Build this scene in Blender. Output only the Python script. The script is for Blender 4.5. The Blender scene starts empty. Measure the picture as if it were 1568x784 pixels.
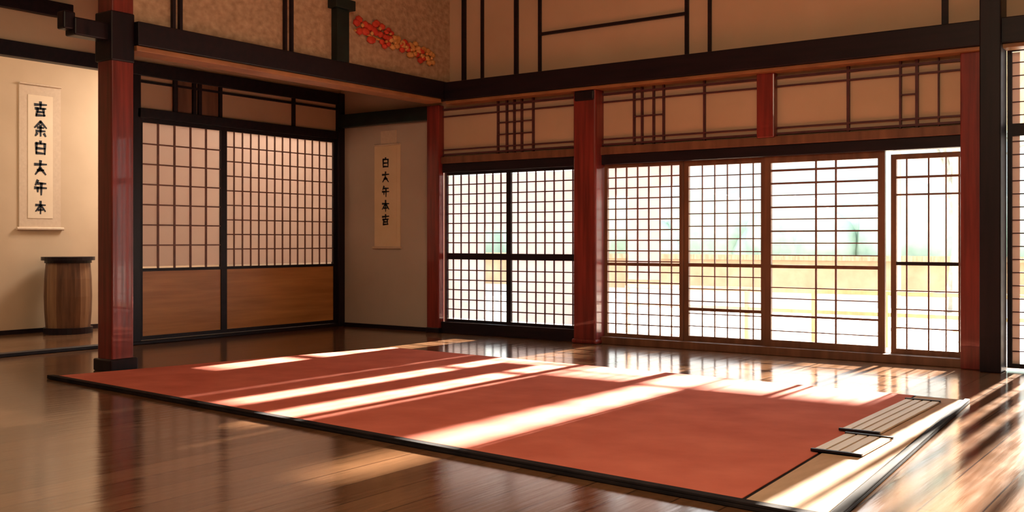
import bpy, bmesh, math, random
from mathutils import Vector, Matrix
random.seed(7)
scene = bpy.context.scene
try:
    scene.view_settings.view_transform = 'Standard'
    scene.view_settings.look = 'None'
except Exception as e:
    print(e)

# ---------------------------------------------------------------- materials
def mat_base(name):
    m = bpy.data.materials.new(name); m.use_nodes = True
    nt = m.node_tree; b = nt.nodes['Principled BSDF']
    return m, nt, b

def noisy(name, c1, c2, scale=(4,4,4), rough=0.6, bump=0.0, detail=6, spec=0.5, nscale=1.0, coat=0.0):
    m, nt, b = mat_base(name)
    tc = nt.nodes.new('ShaderNodeTexCoord'); mp = nt.nodes.new('ShaderNodeMapping')
    mp.inputs['Scale'].default_value = scale
    n = nt.nodes.new('ShaderNodeTexNoise'); n.inputs['Scale'].default_value = nscale
    n.inputs['Detail'].default_value = detail
    r = nt.nodes.new('ShaderNodeValToRGB')
    r.color_ramp.elements[0].position = 0.3; r.color_ramp.elements[1].position = 0.7
    r.color_ramp.elements[0].color = (*c1,1); r.color_ramp.elements[1].color = (*c2,1)
    L = nt.links.new
    L(tc.outputs['Object'], mp.inputs['Vector']); L(mp.outputs[0], n.inputs['Vector'])
    L(n.outputs['Fac'], r.inputs['Fac']); L(r.outputs['Color'], b.inputs['Base Color'])
    b.inputs['Roughness'].default_value = rough
    b.inputs['Specular IOR Level'].default_value = spec
    b.inputs['Coat Weight'].default_value = coat
    if bump > 0:
        bp = nt.nodes.new('ShaderNodeBump'); bp.inputs['Strength'].default_value = bump
        bp.inputs['Distance'].default_value = 0.02
        L(n.outputs['Fac'], bp.inputs['Height']); L(bp.outputs[0], b.inputs['Normal'])
    return m

M = {}
M['dark']   = noisy('dark_lacquered_wood', (.006,.004,.008), (.016,.008,.012), (20,20,2), .4, spec=.3)
M['darkX']  = noisy('dark_beam_wood', (.006,.004,.008), (.016,.008,.012), (2,20,20), .45, spec=.3)
M['red']    = noisy('red_lacquered_wood', (.12,.014,.011), (.28,.036,.027), (25,25,1.5), .32, coat=.3)
M['brown']  = noisy('brown_wood', (.13,.055,.028), (.24,.11,.055), (12,12,1.5), .45)
M['bar']    = noisy('lattice_bar_wood', (.16,.07,.05), (.24,.11,.08), (10,10,10), .5)
M['barD']   = noisy('dark_bar_wood', (.065,.016,.020), (.10,.028,.030), (10,10,10), .5)
M['amber']  = noisy('amber_wood_panel', (.42,.17,.045), (.62,.28,.08), (2,1.2,16), .35)
M['soffit'] = noisy('beam_soffit_wood', (.28,.11,.04), (.42,.19,.07), (4,4,4), .5)
M['green']  = noisy('dark_green_lacquer', (.004,.012,.011), (.010,.024,.021), (6,6,6), .4, spec=.35)
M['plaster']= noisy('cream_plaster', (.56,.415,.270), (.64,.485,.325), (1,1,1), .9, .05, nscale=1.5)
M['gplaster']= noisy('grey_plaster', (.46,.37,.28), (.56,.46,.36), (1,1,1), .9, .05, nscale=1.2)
M['stucco'] = noisy('textured_stucco', (.36,.24,.14), (.56,.40,.25), (14,14,18), .9, .8, nscale=1.0, detail=8)
M['scroll'] = noisy('scroll_paper', (.78,.62,.44), (.84,.69,.50), (3,3,3), .9)
M['silk']   = noisy('scroll_silk_border', (.62,.47,.33), (.68,.53,.38), (30,30,30), .8)
M['scrolldk']= noisy('aged_scroll_paper', (.72,.54,.32), (.80,.62,.40), (3,3,3), .9)
M['ink']    = noisy('black_ink', (.01,.01,.014), (.02,.02,.025), (5,5,5), .8)
M['rug']    = noisy('red_rug_wool', (.60,.150,.098), (.74,.215,.145), (3,3,3), .95, .3, spec=.15)
M['rugtan'] = noisy('tan_rug_border', (.54,.37,.24), (.66,.47,.32), (20,4,4), .9, spec=.2)
M['rugblk'] = noisy('black_rug_binding', (.010,.009,.012), (.03,.022,.022), (6,6,6), .9, spec=.15)
M['bamboo'] = noisy('pale_bamboo', (.88,.82,.70), (.96,.92,.82), (30,2,2), .5)
M['barrel'] = noisy('barrel_staves', (.08,.032,.014), (.18,.08,.036), (30,30,2), .45)
M['barrel2']= noisy('barrel_staves_light', (.18,.085,.04), (.28,.15,.07), (30,30,2), .45)
M['redflower'] = noisy('red_petal', (.55,.03,.015), (.75,.08,.03), (10,10,10), .6)
M['gold']   = noisy('gold_leaf_petal', (.60,.25,.05), (.80,.45,.15), (10,10,10), .5)
M['ground'] = noisy('pale_gravel', (.66,.62,.55), (.85,.82,.76), (2,2,2), .9)
M['hedge']  = noisy('washed_out_foliage', (.29,.42,.35), (.52,.66,.57), (1.3,1.3,1.3), .9)  # leaf colour lightened to paint in the outdoor washout
M['hill']   = noisy('haze_tinted_hill', (.34,.45,.44), (.46,.56,.55), (.3,.3,.3), 1.0)  # distance haze painted into the hill colour
M['deck']   = noisy('veranda_wood', (.40,.27,.17), (.54,.39,.27), (12,1,1), .5)
M['thatch'] = noisy('thatch', (.30,.22,.13), (.5,.4,.26), (20,3,3), .95)
M['bark']   = noisy('grey_bark', (.16,.17,.16), (.28,.29,.27), (8,8,8), .9)
M['gwall']  = noisy('ochre_garden_wall', (.46,.29,.18), (.58,.40,.26), (2,2,2), .9)

# paper: diffuse + translucent
def paper(name, col, tr, tint=None):
    m = bpy.data.materials.new(name); m.use_nodes = True
    nt = m.node_tree; nt.nodes.clear()
    o = nt.nodes.new('ShaderNodeOutputMaterial'); mx = nt.nodes.new('ShaderNodeMixShader')
    d = nt.nodes.new('ShaderNodeBsdfDiffuse'); t = nt.nodes.new('ShaderNodeBsdfTranslucent')
    n = nt.nodes.new('ShaderNodeTexNoise'); n.inputs['Scale'].default_value = 3
    r = nt.nodes.new('ShaderNodeValToRGB')
    r.color_ramp.elements[0].color = (col[0]*.93,col[1]*.9,col[2]*.9,1); r.color_ramp.elements[1].color=(*col,1)
    tc = nt.nodes.new('ShaderNodeTexCoord')
    L = nt.links.new
    L(tc.outputs['Object'], n.inputs['Vector']); L(n.outputs['Fac'], r.inputs['Fac'])
    L(r.outputs[0], d.inputs[0]); L(r.outputs[0], t.inputs[0])
    mx.inputs[0].default_value = tr
    L(d.outputs[0], mx.inputs[1]); L(t.outputs[0], mx.inputs[2]); L(mx.outputs[0], o.inputs[0])
    return m
M['paper'] = paper('shoji_paper', (.92,.89,.90), .17)
M['paperW'] = paper('warm_shoji_paper', (.90,.80,.72), .5)
M['paperS'] = paper('thick_shoji_paper', (.86,.70,.62), .07)

# floor planks
def floor_mat():
    m, nt, b = mat_base('polished_plank_floor')
    L = nt.links.new
    tc = nt.nodes.new('ShaderNodeTexCoord'); mp = nt.nodes.new('ShaderNodeMapping')
    mp.inputs['Rotation'].default_value = (0,0,math.radians(90))
    br = nt.nodes.new('ShaderNodeTexBrick')
    br.inputs['Scale'].default_value = 1.0
    br.inputs['Brick Width'].default_value = 4.2
    br.inputs['Row Height'].default_value = 0.21
    br.inputs['Mortar Size'].default_value = 0.004
    br.inputs['Mortar Smooth'].default_value = 0.3
    br.inputs['Color1'].default_value = (.140,.068,.032,1)
    br.inputs['Color2'].default_value = (.215,.112,.058,1)
    br.inputs['Mortar'].default_value = (.03,.014,.008,1)
    mp2 = nt.nodes.new('ShaderNodeMapping'); mp2.inputs['Scale'].default_value = (14,.8,1)
    n = nt.nodes.new('ShaderNodeTexNoise'); n.inputs['Scale'].default_value = 2; n.inputs['Detail'].default_value = 6
    mix = nt.nodes.new('ShaderNodeMixRGB'); mix.blend_type='MULTIPLY'; mix.inputs[0].default_value=.6
    r = nt.nodes.new('ShaderNodeValToRGB')
    r.color_ramp.elements[0].position=.25; r.color_ramp.elements[0].color=(.55,.5,.45,1)
    r.color_ramp.elements[1].position=.75; r.color_ramp.elements[1].color=(1.3,1.25,1.2,1)
    L(tc.outputs['Object'], mp.inputs[0]); L(mp.outputs[0], br.inputs['Vector'])
    L(tc.outputs['Object'], mp2.inputs[0]); L(mp2.outputs[0], n.inputs['Vector'])
    L(n.outputs['Fac'], r.inputs[0]); L(br.outputs['Color'], mix.inputs[1]); L(r.outputs[0], mix.inputs[2])
    L(mix.outputs[0], b.inputs['Base Color'])
    mr = nt.nodes.new('ShaderNodeMapRange'); mr.inputs['To Min'].default_value=.07; mr.inputs['To Max'].default_value=.22
    L(n.outputs['Fac'], mr.inputs[0]); L(mr.outputs[0], b.inputs['Roughness'])
    bp = nt.nodes.new('ShaderNodeBump'); bp.inputs['Strength'].default_value=.08; bp.inputs['Distance'].default_value=.01
    L(n.outputs['Fac'], bp.inputs['Height']); L(bp.outputs[0], b.inputs['Normal'])
    b.inputs['Specular IOR Level'].default_value = 1.0
    return m
M['floor'] = floor_mat()

# ---------------------------------------------------------------- mesh builder
class B:
    def __init__(s, name):
        s.name=name; s.bm=bmesh.new(); s.mats=[]
    def mi(s, k):
        if k not in s.mats: s.mats.append(k)
        return s.mats.index(k)
    def box(s, lo, hi, k):
        x0,y0,z0=lo; x1,y1,z1=hi
        v=[s.bm.verts.new(p) for p in [(x0,y0,z0),(x1,y0,z0),(x1,y1,z0),(x0,y1,z0),(x0,y0,z1),(x1,y0,z1),(x1,y1,z1),(x0,y1,z1)]]
        i=s.mi(k)
        for f in [(3,2,1,0),(4,5,6,7),(0,1,5,4),(1,2,6,5),(2,3,7,6),(3,0,4,7)]:
            fc=s.bm.faces.new([v[a] for a in f]); fc.material_index=i
        return v
    def prism(s, pts, z0, z1, k):
        n=len(pts); i=s.mi(k)
        a=[s.bm.verts.new((p[0],p[1],z0)) for p in pts]; b=[s.bm.verts.new((p[0],p[1],z1)) for p in pts]
        s.bm.faces.new(a[::-1]).material_index=i; s.bm.faces.new(b).material_index=i
        for j in range(n):
            s.bm.faces.new([a[j],a[(j+1)%n],b[(j+1)%n],b[j]]).material_index=i
    def tube(s, p0, p1, r0, r1, k, n=7):
        p0=Vector(p0);p1=Vector(p1); d=(p1-p0).normalized(); q=d.to_track_quat('Z','Y'); i=s.mi(k)
        A=[];C=[]
        for j in range(n):
            a=2*math.pi*j/n; o=q@Vector((math.cos(a),math.sin(a),0))
            A.append(s.bm.verts.new(p0+o*r0)); C.append(s.bm.verts.new(p1+o*r1))
        for j in range(n):
            s.bm.faces.new([A[j],A[(j+1)%n],C[(j+1)%n],C[j]]).material_index=i
        s.bm.faces.new(A[::-1]).material_index=i; s.bm.faces.new(C).material_index=i
    def blob(s, c, sc, k, sub=2, jit=0, rot=None):
        g=bmesh.ops.create_icosphere(s.bm, subdivisions=sub, radius=1)
        i=s.mi(k); R=rot.to_matrix() if rot else Matrix.Identity(3)
        for v in g['verts']:
            j=1+random.uniform(-jit,jit)
            v.co=Vector(c)+R@Vector((v.co.x*sc[0]*j,v.co.y*sc[1]*j,v.co.z*sc[2]*j))
            for f in v.link_faces: f.material_index=i; f.smooth=True
    def done(s, bevel=0, parent=None):
        me=bpy.data.meshes.new(s.name); bmesh.ops.recalc_face_normals(s.bm, faces=s.bm.faces)
        s.bm.to_mesh(me); s.bm.free()
        for k in s.mats: me.materials.append(M[k])
        ob=bpy.data.objects.new(s.name, me); scene.collection.objects.link(ob)
        if bevel:
            md=ob.modifiers.new('bevel','BEVEL'); md.width=bevel; md.segments=2; md.limit_method='ANGLE'
        if parent: ob.parent=parent
        return ob

YW=9.1      # window wall inner plane
XL=-9.16    # inner shoji wall
XS=-11.3    # side room wall
XR=2.6; YB=-3.0; H=4.2

# ---------------------------------------------------------------- shell
b=B('floor'); b.box((XS-.15,YB-.15,-.12),(XR+.15,YW+.15,0),'floor'); b.done()
b=B('ceiling'); b.box((XS-.15,YB-.15,H),(XR+.15,YW+.15,H+.12),'plaster'); b.done()
b=B('wall_left'); b.box((XS-.15,YB-.15,0),(XS,YW+.15,H),'plaster'); b.done()
b=B('wall_right'); b.box((XR,YB,0),(XR+.15,YW+.15,H),'plaster'); b.done()
b=B('wall_front'); b.box((XS,YB-.15,0),(XR+.15,YB,H),'plaster'); b.done()
b=B('wall_back')
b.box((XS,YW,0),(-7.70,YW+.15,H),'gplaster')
b.box((-7.70,YW,1.98),(-1.65,YW+.15,H),'plaster')
b.box((-7.70,YW,0),(-7.505,YW+.15,1.98),'plaster')
b.box((-1.65,YW,2.7),(-.25,YW+.15,H),'plaster')
b.box((-.25,YW,0),(XR,YW+.15,H),'plaster')
b.done()

# upper hanging wall over left beam
b=B('wall_upper'); b.box((-7.52,5.0,2.82),(-7.42,YW,H),'stucco'); b.done()
b=B('wall_partition_upper'); b.box((XL-.06,YB,2.86),(XL+.0,YW,H),'plaster'); b.done()

# ---------------------------------------------------------------- timber frame
# big left pillar with base shoe and bracket
o=B('wooden_pillar')
o.box((-7.60,4.80,0),(-7.40,5.0,H),'red')
o.box((-7.625,4.775,0),(-7.375,5.025,.10),'dark')
o.box((-7.615,4.785,2.5),(-7.385,5.0,2.9),'dark')
o.box((-7.57,4.50,2.66),(-7.43,4.80,2.80),'dark')
o.box((-7.55,4.42,2.70),(-7.45,4.52,2.84),'dark')
o.done(.012)

o=B('ceiling_beam'); # left big beam
o.box((-7.60,5.0,2.645),(-7.34,YW-.02,2.84),'darkX'); o.box((-7.58,5.0,2.60),(-7.36,YW-.22,2.645),'soffit'); o.done(.008)
o=B('ceiling_beam'); # right big beam
o.box((-7.34,YW-.20,2.625),(XR,YW-.01,2.83),'darkX'); o.box((-7.34,YW-.17,2.59),(XR,YW-.01,2.625),'soffit'); o.done(.008)

# posts on window wall
o=B('wooden_post'); o.box((-7.68,YW-.10,0),(-7.50,YW,2.60),'red'); o.box((-7.69,YW-.11,0),(-7.49,YW,.06),'dark'); o.done(.01)
o=B('wooden_post'); o.box((-5.655,YW-.16,0),(-5.385,YW+.1,2.60),'red'); o.box((-5.67,YW-.175,0),(-5.37,YW,.05),'red')
o.box((-5.64,YW-.172,2.48),(-5.40,YW-.02,2.59),'dark'); o.done(.02)
o=B('wooden_post'); o.box((-3.70,YW-.09,2.0),(-3.53,YW,2.60),'red'); o.done(.01)
o=B('wooden_post'); o.box((-1.93,YW-.12,0),(-1.76,YW+.1,2.60),'red'); o.done(.01)
o=B('wooden_post'); o.box((-1.76,YW-.24,0),(-1.60,YW+.0,H),'dark'); o.done(.01)

# header / sill across window wall
o=B('trim_1')
o.box((-7.50,YW-.06,1.93),(-1.93,YW+.10,2.01),'brown')
o.box((-7.50,YW-.04,1.83),(-1.93,YW+.10,1.93),'darkX')
o.done(.006)
o=B('trim_2')
o.box((-7.50,YW-.06,0),(-5.655,YW+.12,.13),'darkX')
o.box((-5.385,YW-.06,0),(-1.93,YW+.12,.075),'brown')
o.done(.006)
# transom muntins
o=B('trim_3')
y0,y1=YW-.03,YW+.01
def vbar(x,z0,z1,w=.018,k='barD'): o.box((x-w/2,y0,z0),(x+w/2,y1,z1),k)
def hbar(x0,x1,z,w=.018,k='barD'): o.box((x0,y0-.004,z-w/2),(x1,y1,z+w/2),k)
for (a,c) in [(-7.50,-5.655),(-5.385,-3.70),(-3.53,-1.93)]:
    hbar(a,c,2.55,.02); hbar(a,c,2.47,.014); hbar(a,c,2.09,.014); hbar(a,c,2.035,.02)
for x in (-6.72,-6.60,-6.50,-6.40,-6.25): vbar(x,2.01,2.60)
for x in (-5.02,-4.93,-4.80,-4.69): vbar(x,2.01,2.60)
vbar(-4.254,2.01,2.6); vbar(-2.876,2.01,2.6,.024); vbar(-2.43,2.01,2.6); vbar(-2.295,2.01,2.6,.024); vbar(-2.12,2.01,2.6,.012)
hbar(-6.72,-6.25,2.35,.012); hbar(-6.72,-6.25,2.22,.012); hbar(-5.02,-4.69,2.30,.012); hbar(-2.43,-2.295,2.3,.012)
o.done()
# upper wall muntins
o=B('trim_4')
for x,w in ((-7.20,.05),(-6.94,.03),(-6.475,.045),(-6.166,.03),(-4.44,.035),(-4.20,.03),(-2.07,.05)):
    vbar(x,2.83,H,w,'darkX')
hbar(-6.166,-4.44,3.26,.03,'darkX')
o.done()
# upper left wall trims
o=B('trim_5')
for y,w in ((5.38,.03),(5.45,.03),(6.62,.03),(6.70,.03)):
    o.box((-7.44,y-w/2,2.84),(-7.385,y+w/2,H),'darkX')
o.box((-7.50,7.24,2.84),(-7.34,7.41,H),'green'); o.box((-7.54,7.19,3.36),(-7.30,7.46,3.46),'green')
o.done(.004)

# alcove beams
o=B('alcove_beam')
o.box((XL+.04,YW-.10,2.44),(-7.68,YW,2.60),'green'); o.done(.008)

# skirting
o=B('baseboard_back'); o.box((XL+.04,YW-.03,0),(-7.69,YW,.045),'darkX'); o.done()
o=B('baseboard_left'); o.box((XS,YB,0),(XS+.03,YW,.05),'darkX'); o.done()

# partition (lintel, posts, threshold) line at XL
o=B('trim_6')
o.box((XL-.07,YB,2.73),(XL+.05,YW,2.87),'darkX')
o.box((XL-.02,YB,3.16),(XL+.06,5.5,3.30),'darkX')
o.box((XL-.06,YB,0),(XL+.06,YW,.035),'darkX')
o.box((XL-.07,6.2,2.30),(XL+.05,YW,2.40),'darkX')
o.box((XL-.07,6.12,0),(XL+.05,6.24,2.73),'dark')
o.box((XL-.07,9.0,0),(XL+.07,YW,2.87),'dark')
o.done(.006)
o=B('wall_transom')
o.box((XL-.03,6.24,2.40),(XL+.01,9.0,2.73),'plaster')
o.done()
o=B('trim_7')
for y,w,k in ((6.78,.17,'brown'),(7.10,.22,'brown')):
    o.box((XL,y-w/2,2.40),(XL+.03,y+w/2,2.73),k)
for y in (6.66,6.90,6.97,7.24,8.30):
    o.box((XL,y-.02,2.40),(XL+.04,y+.02,2.73),'darkX')
o.box((XL,6.24,2.66),(XL+.035,9.0,2.685),'darkX')
o.done()

# ---------------------------------------------------------------- shoji
def shoji(name, axis, plane, a0,a1,z0,z1, vs, hs, frame=.035, bar=.010, key='bar', fkey='brown', papers=(), pkey='paper',
          panel=None, midrail=None, thick=.035, paper_off=.012):
    """axis 'x' panel in plane Y=plane ; axis 'y' panel in plane X=plane. vs/hs: bar positions"""
    o=B(name)
    def bx(u0,u1,w0,w1,d0,d1,k):
        if axis=='x': o.box((u0,plane+d0,w0),(u1,plane+d1,w1),k)
        else: o.box((plane-d1,u0,w0),(plane-d0,u1,w1),k)
    t=thick/2
    bx(a0,a0+frame,z0,z1,-t,t,fkey); bx(a1-frame,a1,z0,z1,-t,t,fkey)
    bx(a0+frame,a1-frame,z0,z0+frame,-t,t,fkey); bx(a0+frame,a1-frame,z1-frame,z1,-t,t,fkey)
    lo=z0+frame
    if panel:
        bx(a0+frame,a1-frame,z0+frame,panel,-t*.4,t*.4,'amber'); bx(a0+frame,a1-frame,panel,panel+.03,-t,t,fkey); lo=panel+.03
    if midrail:
        for (m0,m1,k) in midrail: bx(a0+frame,a1-frame,m0,m1,-t,t,k)
    for v in vs:
        w=bar
        if isinstance(v,tuple): v,w=v
        bx(v-w/2,v+w/2,lo,z1-frame,-t*.55,t*.25,key)
    for h in hs:
        w=bar
        if isinstance(h,tuple): h,w=h
        bx(a0+frame,a1-frame,h-w/2,h+w/2,-t*.5,t*.2,key)
    for (u0,u1,w0,w1) in papers:
        bx(u0,u1,w0,w1,paper_off,paper_off+.002,pkey)
    return o.done()
def lin(a,b,n): return [a+(b-a)*i/n for i in range(1,n)]

# window wall, bay 1: two leaves w/ mid rail
for (a,c,P) in [(-7.50,-6.60,[(-7.47,-6.94,.17,1.79),(-6.94,-6.63,1.17,1.79)]),(-6.60,-5.657,[(-6.57,-5.69,.17,1.79)])]:
    shoji('shoji_screen','x',YW+.03,a,c,.13,1.83, lin(a,c,8), lin(.92,1.80,8)+lin(.16,.83,6),
          frame=.03, bar=.012,key='barD',fkey='darkX',papers=P,midrail=[(.84,.91,'darkX')])
# bay 2a
a,c=-5.383,-4.50
shoji('shoji_screen','x',YW+.03,a,c,.075,1.83, lin(a,c,7), lin(.10,1.80,16), bar=.012,
      papers=[(-5.12,-4.77,.66,1.80),(-5.35,-5.12,1.50,1.80),(-4.77,-4.53,1.60,1.80)],midrail=[(.80,.83,'brown')],key='bar')
a,c=-4.50,-3.66
shoji('shoji_screen','x',YW+.06,a,c,.075,1.83, lin(a+.06,c,6), lin(.10,1.80,14), bar=.010, frame=.05, papers=[],midrail=[(.80,.83,'brown'),(.37,.40,'brown')],key='bar')
# bay 3a sliding door lattice
a,c=-3.66,-2.57
shoji('door_1','x',YW+.03,a,c,.075,1.83, [(-3.18,.016),(-3.0,.016)], [(1.70,.020),(1.58,.018),1.47,(1.36,.016),1.25,(1.14,.014),1.03,.92,.62,.52,(.36,.02),.22],
      bar=.010, frame=.06, papers=[],midrail=[(.80,.83,'brown')],key='bar')
a,c=-2.53,-1.935
shoji('door_2','x',YW+.07,a,c,.075,1.80, [(-2.40,.012),(-2.22,.012),(-2.08,.01)], [(1.60,.02),(1.45,.016),.62,.46,.3],
      bar=.012, frame=.045, papers=[],midrail=[(.84,.87,'darkX')],key='bar',fkey='brown')
# bay 4 tall lattice right of the dark post; paper strips with narrow open slots
a,c=-1.60,-.25
cw=(c-a)/9
P=[(a+cw*i+(.03 if i==0 else 0),a+cw*(i+1)-(.03 if i==8 else 0)-.06,.05,2.58) for i in range(9)]
P=[p for i,p in enumerate(P) if i not in (4,)]
shoji('shoji_screen','x',YW+.03,a,c,.02,2.62, lin(a,c,9), [(v,.009) for v in lin(.05,2.6,24)], bar=.012,key='barD',fkey='darkX',
      papers=P,midrail=[(1.90,2.0,'darkX')],pkey='paperS')

# inner shoji wall (two leaves with amber boards below)
a,c=6.24,7.30
shoji('shoji_screen','y',XL,a,c,.04,2.30, [(v,.02) for v in lin(a+.03,c-.03,5)], [(v,.014) for v in lin(.80,2.25,7)],
      frame=.04, key='bar',fkey='darkX',papers=[(a+.02,c-.02,.79,2.28)],pkey='paperW',panel=.74)
a,c=7.30,9.0
shoji('shoji_screen','y',XL,a,c,.04,2.30, lin(a+.03,c-.03,14), [(v,.013) for v in lin(.80,2.25,9)],
      frame=.04, bar=.013, key='bar',fkey='darkX',papers=[(a+.02,c-.02,.79,2.28)],pkey='paperW',panel=.74)

# ---------------------------------------------------------------- scrolls
GL=[ # strokes in unit box (x right, y up)
 [(.1,.8,.9,.85),(.5,1,.5,.55),(.15,.55,.85,.58),(.3,.55,.2,.1),(.7,.55,.75,.1),(.3,.33,.7,.33),(.2,.1,.8,.12)],
 [(.5,1,.1,.6),(.5,1,.9,.6),(.3,.6,.7,.6),(.5,.75,.5,.05),(.2,.35,.8,.38),(.25,.2,.15,.05),(.75,.2,.85,.05)],
 [(.2,.85,.8,.85),(.2,.85,.2,.2),(.8,.85,.8,.15),(.2,.2,.8,.18),(.2,.52,.8,.52),(.5,1,.5,.85)],
 [(.1,.75,.9,.78),(.5,1,.45,.5),(.45,.5,.15,.1),(.5,.5,.85,.1),(.3,.35,.7,.38)],
 [(.3,1,.15,.7),(.3,.8,.85,.8),(.1,.5,.9,.5),(.55,.8,.55,.05),(.3,.5,.3,.25)],
 [(.5,1,.5,.0),(.1,.7,.9,.7),(.45,.65,.1,.2),(.55,.65,.9,.2),(.3,.3,.7,.3)],
]
def glyph(o, g, fn, cx, cz, s, w=.11):
    for (x0,y0,x1,y1) in g:
        p=Vector((x0-.5,y0-.5)); q=Vector((x1-.5,y1-.5)); d=(q-p).normalized(); n=Vector((-d.y,d.x))*w/2
        q=q+d*w*.3; p=p-d*w*.3
        pts=[p+n*1.2,q+n*.6,q-n*.6,p-n*1.2]
        vs=[fn(cx+v.x*s, cz+v.y*s) for v in pts]
        i=o.mi('ink')
        o.bm.faces.new([o.bm.verts.new(v) for v in vs]).material_index=i
# big scroll on side wall (faces +X; horizontal = Y)
o=B('hanging_scroll')
y0,y1,z0,z1=6.16,6.66,1.19,2.84
o.box((XS,y0,z0),(XS+.012,y1,z1),'silk'); o.box((XS+.012,y0+.10,z0+.12),(XS+.016,y1-.10,z1-.12),'scroll')
o.tube((XS+.02,y0-.03,z0),(XS+.02,y1+.03,z0),.018,.018,'silk'); o.tube((XS+.02,y0,z1),(XS+.02,y1,z1),.012,.012,'silk')
for i in range(6):
    glyph(o, GL[i%6], lambda u,w:(XS+.018,u,w), (y0+y1)/2, 2.56-i*.225, .17 if i<5 else .14, .17)
o.done()
o=B('hanging_scroll')
x0,x1,z0,z1=-8.58,-8.17,.97,2.20
o.box((x0,YW-.012,z0),(x1,YW,z1),'scrolldk'); o.box((x0+.10,YW-.010,z1),(x1-.06,YW,z1+.17),'silk')
o.box((x0+.05,YW-.015,z0+.06),(x1-.05,YW-.012,z1-.05),'scrolldk')
o.tube((x0-.02,YW-.018,z0),(x1+.02,YW-.018,z0),.016,.016,'silk'); o.tube((x0,YW-.016,z1),(x1,YW-.016,z1),.012,.012,'silk')
for i in range(5):
    glyph(o, GL[(i+2)%6], lambda u,w:(u,YW-.017,w), (x0+x1)/2-.02, 1.98-i*.17, .13, .16)
o.done()

# ---------------------------------------------------------------- barrel
o=B('wooden_barrel')
cx,cy=-10.95,6.55; n=24; hs=[(.0,.225),(.05,.235),(.25,.25),(.42,.255),(.62,.25),(.80,.235),(.83,.232)]
rings=[]
for z,r in hs:
    rings.append([o.bm.verts.new((cx+r*math.cos(2*math.pi*(j+.0)/n),cy+r*math.sin(2*math.pi*j/n),z)) for j in range(n)])
for a_,b_ in zip(rings,rings[1:]):
    for j in range(n):
        f=o.bm.faces.new([a_[j],a_[(j+1)%n],b_[(j+1)%n],b_[j]]); f.material_index=o.mi('barrel2' if (j//2)%3==0 else 'barrel')
o.bm.faces.new(rings[0][::-1]).material_index=o.mi('barrel')
def ring(z0,z1,r,k):
    pts=[(cx+r*math.cos(2*math.pi*j/32),cy+r*math.sin(2*math.pi*j/32)) for j in range(32)]
    o.prism(pts,z0,z1,k)
ring(0,.07,.262,'dark'); ring(.83,.87,.285,'dark'); ring(.80,.83,.25,'dark')
o.done()

# ---------------------------------------------------------------- wall ornament
o=B('flower_wall_ornament')
xo=-7.40; dz=-.07
def flower(y,z,r,k):
    for i in range(5):
        a=2*math.pi*i/5+random.random()
        o.blob((xo,y+math.cos(a)*r*.55,z+dz+math.sin(a)*r*.55),(.025,r*.5,r*.36),k,1)
    o.blob((xo+.02,y,z+dz),(.02,r*.2,r*.2),'gold',1)
for y,z,r in ((7.64,3.33,.12),(7.78,3.27,.12),(7.90,3.34,.11),(8.00,3.22,.09),(8.06,3.31,.08)): flower(y,z,r,'redflower')
for i in range(8):
    y=8.14+i*.085; z=3.23-.012*i+random.uniform(-.03,.04)
    flower(y,z,.10,'redflower' if i in (2,5) else 'gold')
o.tube((xo-.005,7.55,3.20),(xo-.005,8.80,3.06),.012,.008,'gold')
o.done()

# ---------------------------------------------------------------- rug
o=B('red_rug')
Q=[(-7.43,4.27),(-6.75,7.40),(-1.47,7.12),(-1.24,3.75)]   # left-near, left-far, right-far, right-near
def qp(u,v):
    a=Vector(Q[0]).lerp(Vector(Q[3]),u); c=Vector(Q[1]).lerp(Vector(Q[2]),u); return a.lerp(c,v)
def slab(u0,u1,v0,v1,z0,z1,k):
    o.prism([qp(u0,v0),qp(u1,v0),qp(u1,v1),qp(u0,v1)],z0,z1,k)
slab(0,1,0,1,0.002,.018,'rugblk')
slab(.006,.935,.022,.99,.018,.024,'rug')
slab(.938,.992,.022,.985,.018,.024,'rugtan')
slab(.0,1,0,.016,.018,.03,'rugblk')
slab(.994,1,0,1,.018,.028,'rugblk')
o.done(.003)

for (x0,x1,y0,y1) in ((-1.80,-1.585,5.52,6.85),(-1.735,-1.49,4.90,5.44)):
    o=B('bamboo_mat')
    o.box((x0,y0,.0285),(x1,y0+.02,.042),'darkX'); o.box((x0,y1-.02,.0285),(x1,y1,.042),'darkX')
    for i in range(4):
        w=(x1-x0)/4
        o.box((x0+i*w+.006,y0+.01,.030),(x0+(i+1)*w-.006,y1-.01,.036),'bamboo')
    o.box((x0,y0,.0285),(x1,y1,.031),'rugtan')
    o.done()

# ---------------------------------------------------------------- outdoors
o=B('garden_ground'); o.box((-60,YW+.15,-.45),(40,90,-.30),'ground'); o.done()
o=B('veranda')
for i in range(8):
    o.box((-12,YW+.16+i*.19,-.14),(4,YW+.16+i*.19+.183,-.03),'deck')
for x in range(-11,5,2): o.box((x-.06,YW+1.4,-.30),(x+.06,YW+1.55,-.14),'deck')
o.done()
o=B('veranda_railing')
for z in (.30,.52): o.box((-6,YW+1.58,z-.02),(-1.2,YW+1.62,z+.02),'deck')
for i in range(7): o.box((-6+i*.75-.02,YW+1.57,-.03),(-6+i*.75+.02,YW+1.63,.52),'deck')
o.done()
o=B('garden_wall')
o.box((-22,26,-.3),(6,26.3,.55),'gwall'); o.box((-22,25.8,.55),(6,26.5,.68),'thatch'); o.done()
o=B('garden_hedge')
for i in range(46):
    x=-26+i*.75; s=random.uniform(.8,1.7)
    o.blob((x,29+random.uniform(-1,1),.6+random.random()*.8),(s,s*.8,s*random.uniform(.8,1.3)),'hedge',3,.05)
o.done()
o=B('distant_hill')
g=[]
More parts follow.
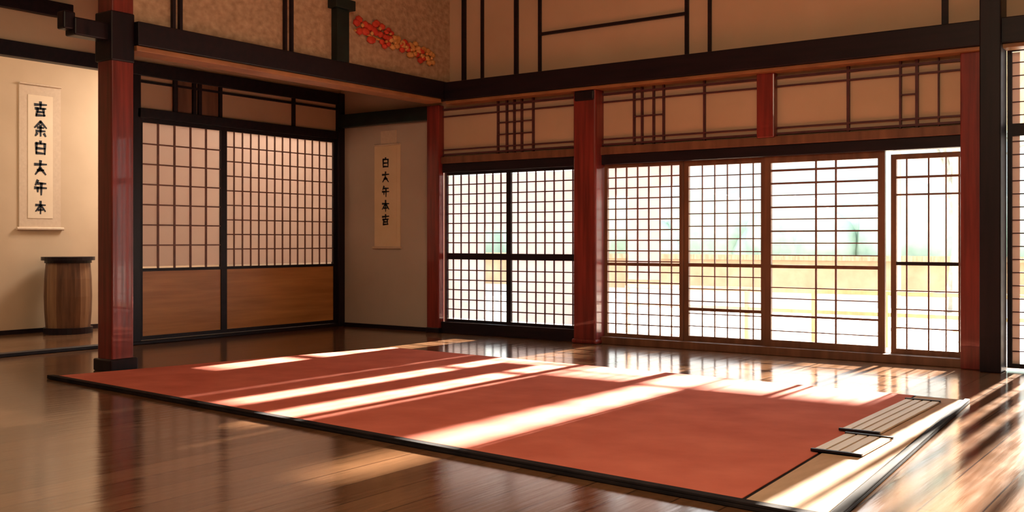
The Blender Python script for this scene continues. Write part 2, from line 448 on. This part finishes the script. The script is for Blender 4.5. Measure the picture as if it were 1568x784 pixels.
for i in range(41):
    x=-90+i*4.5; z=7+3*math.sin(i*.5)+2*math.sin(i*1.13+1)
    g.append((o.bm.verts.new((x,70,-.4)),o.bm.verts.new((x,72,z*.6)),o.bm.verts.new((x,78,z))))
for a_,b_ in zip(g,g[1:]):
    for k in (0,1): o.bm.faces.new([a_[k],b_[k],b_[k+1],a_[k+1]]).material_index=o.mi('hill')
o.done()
o=B('bare_tree')
def branch(p,d,l,r,n):
    q=p+d*l; o.tube(p,q,r,r*.68,'bark',6)
    if n==0:
        for i in range(3): o.blob(q+Vector((random.uniform(-.2,.2),random.uniform(-.2,.2),random.uniform(-.1,.1))),(.16,.16,.09),'hedge',1,.2)
        return
    for i in range(3 if n>2 else 2):
        dd=(d+Vector((random.uniform(-.8,.8),random.uniform(-.5,.5),random.uniform(-.25,.45)))).normalized()
        branch(q,dd,l*.74,r*.62,n-1)
branch(Vector((-4.6,20.5,-.3)),Vector((.1,0,1)).normalized(),1.4,.10,4)
o.done()
# roof-shaped sun blocker added above the window view; its gap shapes a floor stripe
for nm,(x0,x1) in (('sun_blocker_roof',(-4.46,-3.50)),('sun_blocker_roof',(-3.22,-1.60))):
    o=B(nm)
    i=o.mi('thatch')
    pr=[(15.0,2.60),(16.3,4.25),(17.2,3.60),(16.3,3.20),(15.1,2.54)]
    A=[o.bm.verts.new((x0,p[0],p[1])) for p in pr]; C=[o.bm.verts.new((x1,p[0],p[1])) for p in pr]
    N=len(pr)
    for j in range(N): o.bm.faces.new([A[j],A[(j+1)%N],C[(j+1)%N],C[j]]).material_index=i
    o.bm.faces.new(A).material_index=i; o.bm.faces.new(C[::-1]).material_index=i
    for px in ((x0+.06),(x1-.06)):
        o.box((px-.04,16.25,-.3),(px+.04,16.33,3.6),'deck')
    o.done()

# ---------------------------------------------------------------- lights
w=bpy.data.worlds.new('World'); scene.world=w; w.use_nodes=True
nt=w.node_tree; bg=nt.nodes['Background']
tc=nt.nodes.new('ShaderNodeTexCoord'); sp=nt.nodes.new('ShaderNodeSeparateXYZ'); rp=nt.nodes.new('ShaderNodeValToRGB')
rp.color_ramp.elements[0].position=.0; rp.color_ramp.elements[0].color=(1,.95,.86,1)
rp.color_ramp.elements[1].position=.5; rp.color_ramp.elements[1].color=(.78,.88,.95,1)
nt.links.new(tc.outputs['Generated'],sp.inputs[0]); nt.links.new(sp.outputs['Z'],rp.inputs[0]); nt.links.new(rp.outputs[0],bg.inputs['Color'])
bg.inputs['Strength'].default_value=3.2

s=bpy.data.lights.new('sun','SUN'); s.energy=82; s.color=(1,.89,.75); s.angle=math.radians(1.2)
so=bpy.data.objects.new('sun',s); scene.collection.objects.link(so)
so.rotation_euler=Vector((0,-1,-.30)).to_track_quat('-Z','Y').to_euler()
so.location=(-3,30,10)

def area(name,loc,tgt,size,e,col):
    l=bpy.data.lights.new(name,'AREA'); l.energy=e; l.color=col; l.shape='SQUARE'; l.size=size
    ob=bpy.data.objects.new(name,l); scene.collection.objects.link(ob); ob.location=loc
    ob.rotation_euler=(Vector(tgt)-Vector(loc)).to_track_quat('-Z','Y').to_euler()
area('room_fill',(-1.0,1.5,3.9),(-4.0,5.4,.2),1.8,155,(1,.78,.52))  # added warm fill for the room, no visible fixture
area('scroll_wall_fill',(-9.9,3.5,3.7),(-10.8,7.0,1.5),1.0,40,(1,.84,.62))  # added fill aimed at the scroll wall and barrel, no fixture
area('shoji_back_fill',(-10.3,8.3,3.2),(-10.0,7.6,1.2),.8,120,(1,.86,.74))  # unseen light added behind the inner shoji so the paper glows

# ---------------------------------------------------------------- camera
c=bpy.data.cameras.new('camera'); co=bpy.data.objects.new('camera',c); scene.collection.objects.link(co)
co.location=(0,0,1.05); co.rotation_euler=(math.radians(90),0,math.radians(35.72))
c.sensor_width=36; c.lens=36*1571/1568; c.shift_y=-23/1568; c.clip_end=500
scene.camera=co
